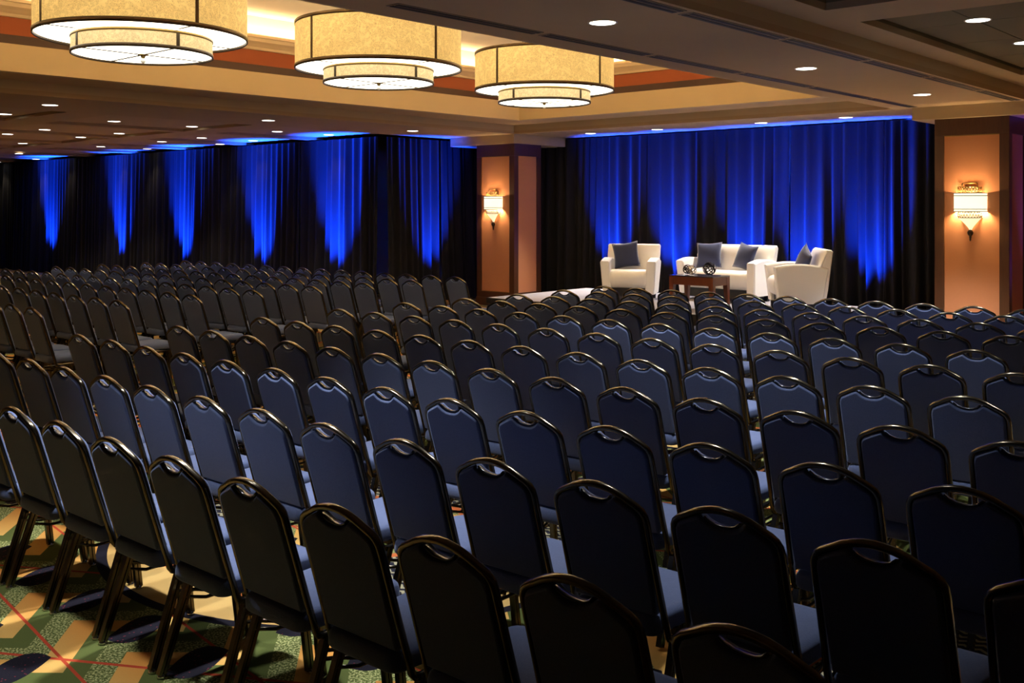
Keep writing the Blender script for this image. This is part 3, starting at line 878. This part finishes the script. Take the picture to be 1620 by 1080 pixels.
# frame: seat rails, uprights and arch in one bent tube
path = [(-0.205, 0.50, 0.405), (-0.205, 0.27, 0.400), (-0.205, 0.205, 0.398), (-0.205, 0.180, 0.405)]
path = path + [(x, yb(z), z) for x, z in arch] + [(-p[0], p[1], p[2]) for p in reversed(path)]
bm = bmesh.new()
Pv = [Vector(p) for p in path]
def frame_up(i):
    p = Pv[i]
    if p.z < 0.415: return Vector((0, 0.3, 1)) if p.y > 0.2 else Vector((0, 1, 0.6))
    return Vector((0, 1, 0.25))
sweep(bm, path, rrect(0.022, 0.027, 0.006), up=frame_up)
CM['frame'] = mesh_of('back_frame', bm, M['frame'])
# back pad with a dipped top edge under the handle opening
ph = [(0.0, 0.9055), (0.03, 0.908), (0.053, 0.917), (0.071, 0.931), (0.080, 0.938), (0.090, 0.937), (0.124, 0.921), (0.158, 0.904), (0.175, 0.893), (0.1835, 0.876), (0.1865, 0.855), (0.186, 0.80), (0.185, 0.70), (0.184, 0.62), (0.183, 0.55), (0.182, 0.515), (0.176, 0.497)]
outl = [(x, z) for x, z in ph] + [(-x, z) for x, z in reversed(ph[1:])]       # clockwise seen from behind
outl = list(reversed(outl))
def bmap(x, z, off): return (x, yb(z) + off, z + 0.25 * off)
CM['backrest'] = mesh_of('backrest', pad(outl, [(0.011, -0.021), (0.006, -0.0195), (0.002, -0.014), (0.0, -0.004), (0.0, 0.014), (0.003, 0.024), (0.010, 0.030)], bmap), M['fabric'])
# handle trim
bm = bmesh.new()
dip = [(-x, z) for x, z in reversed(ph[1:4])] + ph[0:4]
sweep(bm, [(x, yb(z) + 0.004, z + 0.003) for x, z in dip], rrect(0.036, 0.008, 0.003), up=Vector((0, 0.2, 1)))
CM['handle'] = mesh_of('handle_trim', bm, M['trim'])
# seat
def seat_outline():
    pts = []
    for (cx_, cy_, r_, a0) in ((0.152, 0.545, 0.060, 0), (-0.152, 0.545, 0.060, 90), (-0.140, 0.152, 0.045, 180), (0.140, 0.152, 0.045, 270)):
        for k in range(5):
            a = math.radians(a0 + 90 * k / 4)
            pts.append((cx_ + r_ * math.cos(a), cy_ + r_ * math.sin(a)))
    return pts
bm = bmesh.new(); so = seat_outline(); rg = []
for k, z in ((0.90, 0.418), (0.97, 0.421), (1.0, 0.432), (1.0, 0.458), (0.985, 0.474), (0.95, 0.485), (0.82, 0.492), (0.5, 0.497), (0.2, 0.498)):
    rg.append([bm.verts.new((x * k, 0.355 + (y - 0.355) * k, z)) for x, y in so])
for a, b in zip(rg[:-1], rg[1:]):
    for i in range(len(so)):
        f = bm.faces.new((a[i], a[(i + 1) % len(so)], b[(i + 1) % len(so)], b[i])); f.smooth = True
bm.faces.new(list(reversed(rg[0]))); bm.faces.new(rg[-1])
CM['seat'] = mesh_of('seat', bm, M['fabric'])
# legs: fluted double tube
def flute(w_, d_):
    return [(-w_ / 2, -d_ / 2), (-w_ * 0.08, -d_ / 2), (0, -d_ * 0.28), (w_ * 0.08, -d_ / 2), (w_ / 2, -d_ / 2), (w_ / 2, d_ / 2), (w_ * 0.08, d_ / 2), (0, d_ * 0.28), (-w_ * 0.08, d_ / 2), (-w_ / 2, d_ / 2)]
def leg_mesh(p0, p1, nm):
    bm = bmesh.new(); sweep(bm, [p0, p1], flute(0.034, 0.026), up=Vector((1, 0, 0)), smooth=False)
    return mesh_of(nm, bm, M['frame'])
CM['legs'] = [leg_mesh((s_ * 0.206, 0.215, 0.40), (s_ * 0.216, 0.08, 0.012), 'leg') for s_ in (-1, 1)] + \
             [leg_mesh((s_ * 0.206, 0.475, 0.40), (s_ * 0.213, 0.52, 0.012), 'leg') for s_ in (-1, 1)]
CM['feet'] = []
for s_, y_ in ((-0.216, 0.08), (0.216, 0.08), (-0.213, 0.521), (0.213, 0.521)):
    bm = bmesh.new(); lathe(bm, [(0.017, 0.0), (0.019, 0.004), (0.015, 0.014), (0.011, 0.02)], 10, (s_, y_, 0), cap0=True)
    CM['feet'].append(mesh_of('foot_glide', bm, M['glide']))
CM['stretch'] = []
for s_ in (-1, 1):
    bm = bmesh.new()
    for dz in (0.0, 0.03):
        pts = [(s_ * 0.204, 0.19 - dz * 0.4, 0.345 - dz), (s_ * 0.194, 0.28, 0.318 - dz), (s_ * 0.194, 0.40, 0.318 - dz), (s_ * 0.204, 0.48, 0.345 - dz)]
        sweep(bm, pts, circ(0.0075, 6))
    CM['stretch'].append(mesh_of('stretcher', bm, M['frame']))
bm = bmesh.new()
hp = [(-0.18, 0.189), (0.18, 0.189), (0.18, 0.211), (0.012, 0.211), (0.012, 0.419), (0.18, 0.419), (0.18, 0.441), (-0.18, 0.441), (-0.18, 0.419), (-0.012, 0.419), (-0.012, 0.211), (-0.18, 0.211)]
for z_ in (0.40, 0.426): bm.faces.new([bm.verts.new((p[0] * 1.1, p[1] + 0.045, z_)) for p in hp])
bm.verts.ensure_lookup_table()
for i in range(12): bm.faces.new([bm.verts[k] for k in (i, (i + 1) % 12, 12 + (i + 1) % 12, 12 + i)])
bmesh.ops.recalc_face_normals(bm, faces=bm.faces)
CM['under'] = mesh_of('seat_rail', bm, M['frame'])

def chair(x, y, rz, label, group, level):
    r = empty('banquet_chair', (x, y, 0), rz)
    tag(r, label, 'chair', group)
    obj('seat', CM['seat'], None, r); obj('backrest', CM['backrest'], None, r)
    obj('back_frame', CM['frame'], None, r)
    if level > 0: obj('handle_trim', CM['handle'], None, r)
    for k in range(4):
        lg = obj('leg', CM['legs'][k], None, r)
        if level > 2: obj('foot_glide', CM['feet'][k], None, lg)
    if level > 1:
        for m_ in CM['stretch']: obj('stretcher', m_, None, r)
        obj('seat_rail', CM['under'], None, r)
    return r

# rows: chairs, first x, spacing, y of the first chair, slope of the row
RIGHT = [(10, -5.723, 0.5033, 2.063, 0.0150), (14, -7.317, 0.5087, 2.787, 0.0270), (14, -7.821, 0.5082, 3.606, 0.0193), (14, -7.773, 0.5001, 4.435, 0.0284),
         (14, -7.812, 0.5024, 5.290, 0.0431), (13, -7.898, 0.5077, 6.236, 0.0498), (13, -7.894, 0.5063, 7.097, 0.0581), (12, -7.793, 0.4923, 7.874, 0.0975),
         (12, -7.710, 0.4871, 8.662, 0.1038), (11, -7.694, 0.4848, 9.475, 0.0962), (11, -7.701, 0.4832, 10.277, 0.0887)]
LEFT = [(15, -17.220, 0.4944, 9.976, 0.0335), (15, -17.149, 0.4908, 9.148, 0.0296), (15, -17.195, 0.4855, 8.356, 0.0364), (15, -17.132, 0.4746, 7.529, 0.0427),
        (15, -17.179, 0.4738, 6.724, 0.0394), (11, -15.428, 0.4942, 6.042, 0.0183), (7, -13.470, 0.5083, 5.218, 0.0027), (3, -11.358, 0.5279, 4.298, -0.02)]
rnd = random.Random(7)
def jit(a): return rnd.uniform(-a, a)
for ri, (n, x0, sp, y0, sl_) in enumerate(RIGHT):
    for i in range(n):
        if ri < 2:
            lab = 'navy banquet chair in the %s row from the camera, %s from the left' % ('nearest' if ri == 0 else 'second', ORD[i])
        else:
            lab = 'navy banquet chair, right block, %s row from the stage, %s from the aisle' % (ORD[10 - ri], ORD[i])
        chair(x0 + i * sp, y0 + sl_ * i * sp + jit(0.006), math.atan(sl_) + jit(0.008), lab, 'banquet chairs in the right block', 3 if ri < 2 else (2 if ri < 7 else 1))
for ri, (n, x0, sp, y0, sl_) in enumerate(LEFT):
    for i in range(n):
        lab = 'dark banquet chair, left block, %s row from the stage, %s from the aisle' % (ORD[ri], ORD[n - 1 - i])
        chair(x0 + i * sp, y0 + sl_ * i * sp + jit(0.006), math.atan(sl_) + jit(0.008), lab, 'banquet chairs in the left block', 2 if ri > 4 else 1)
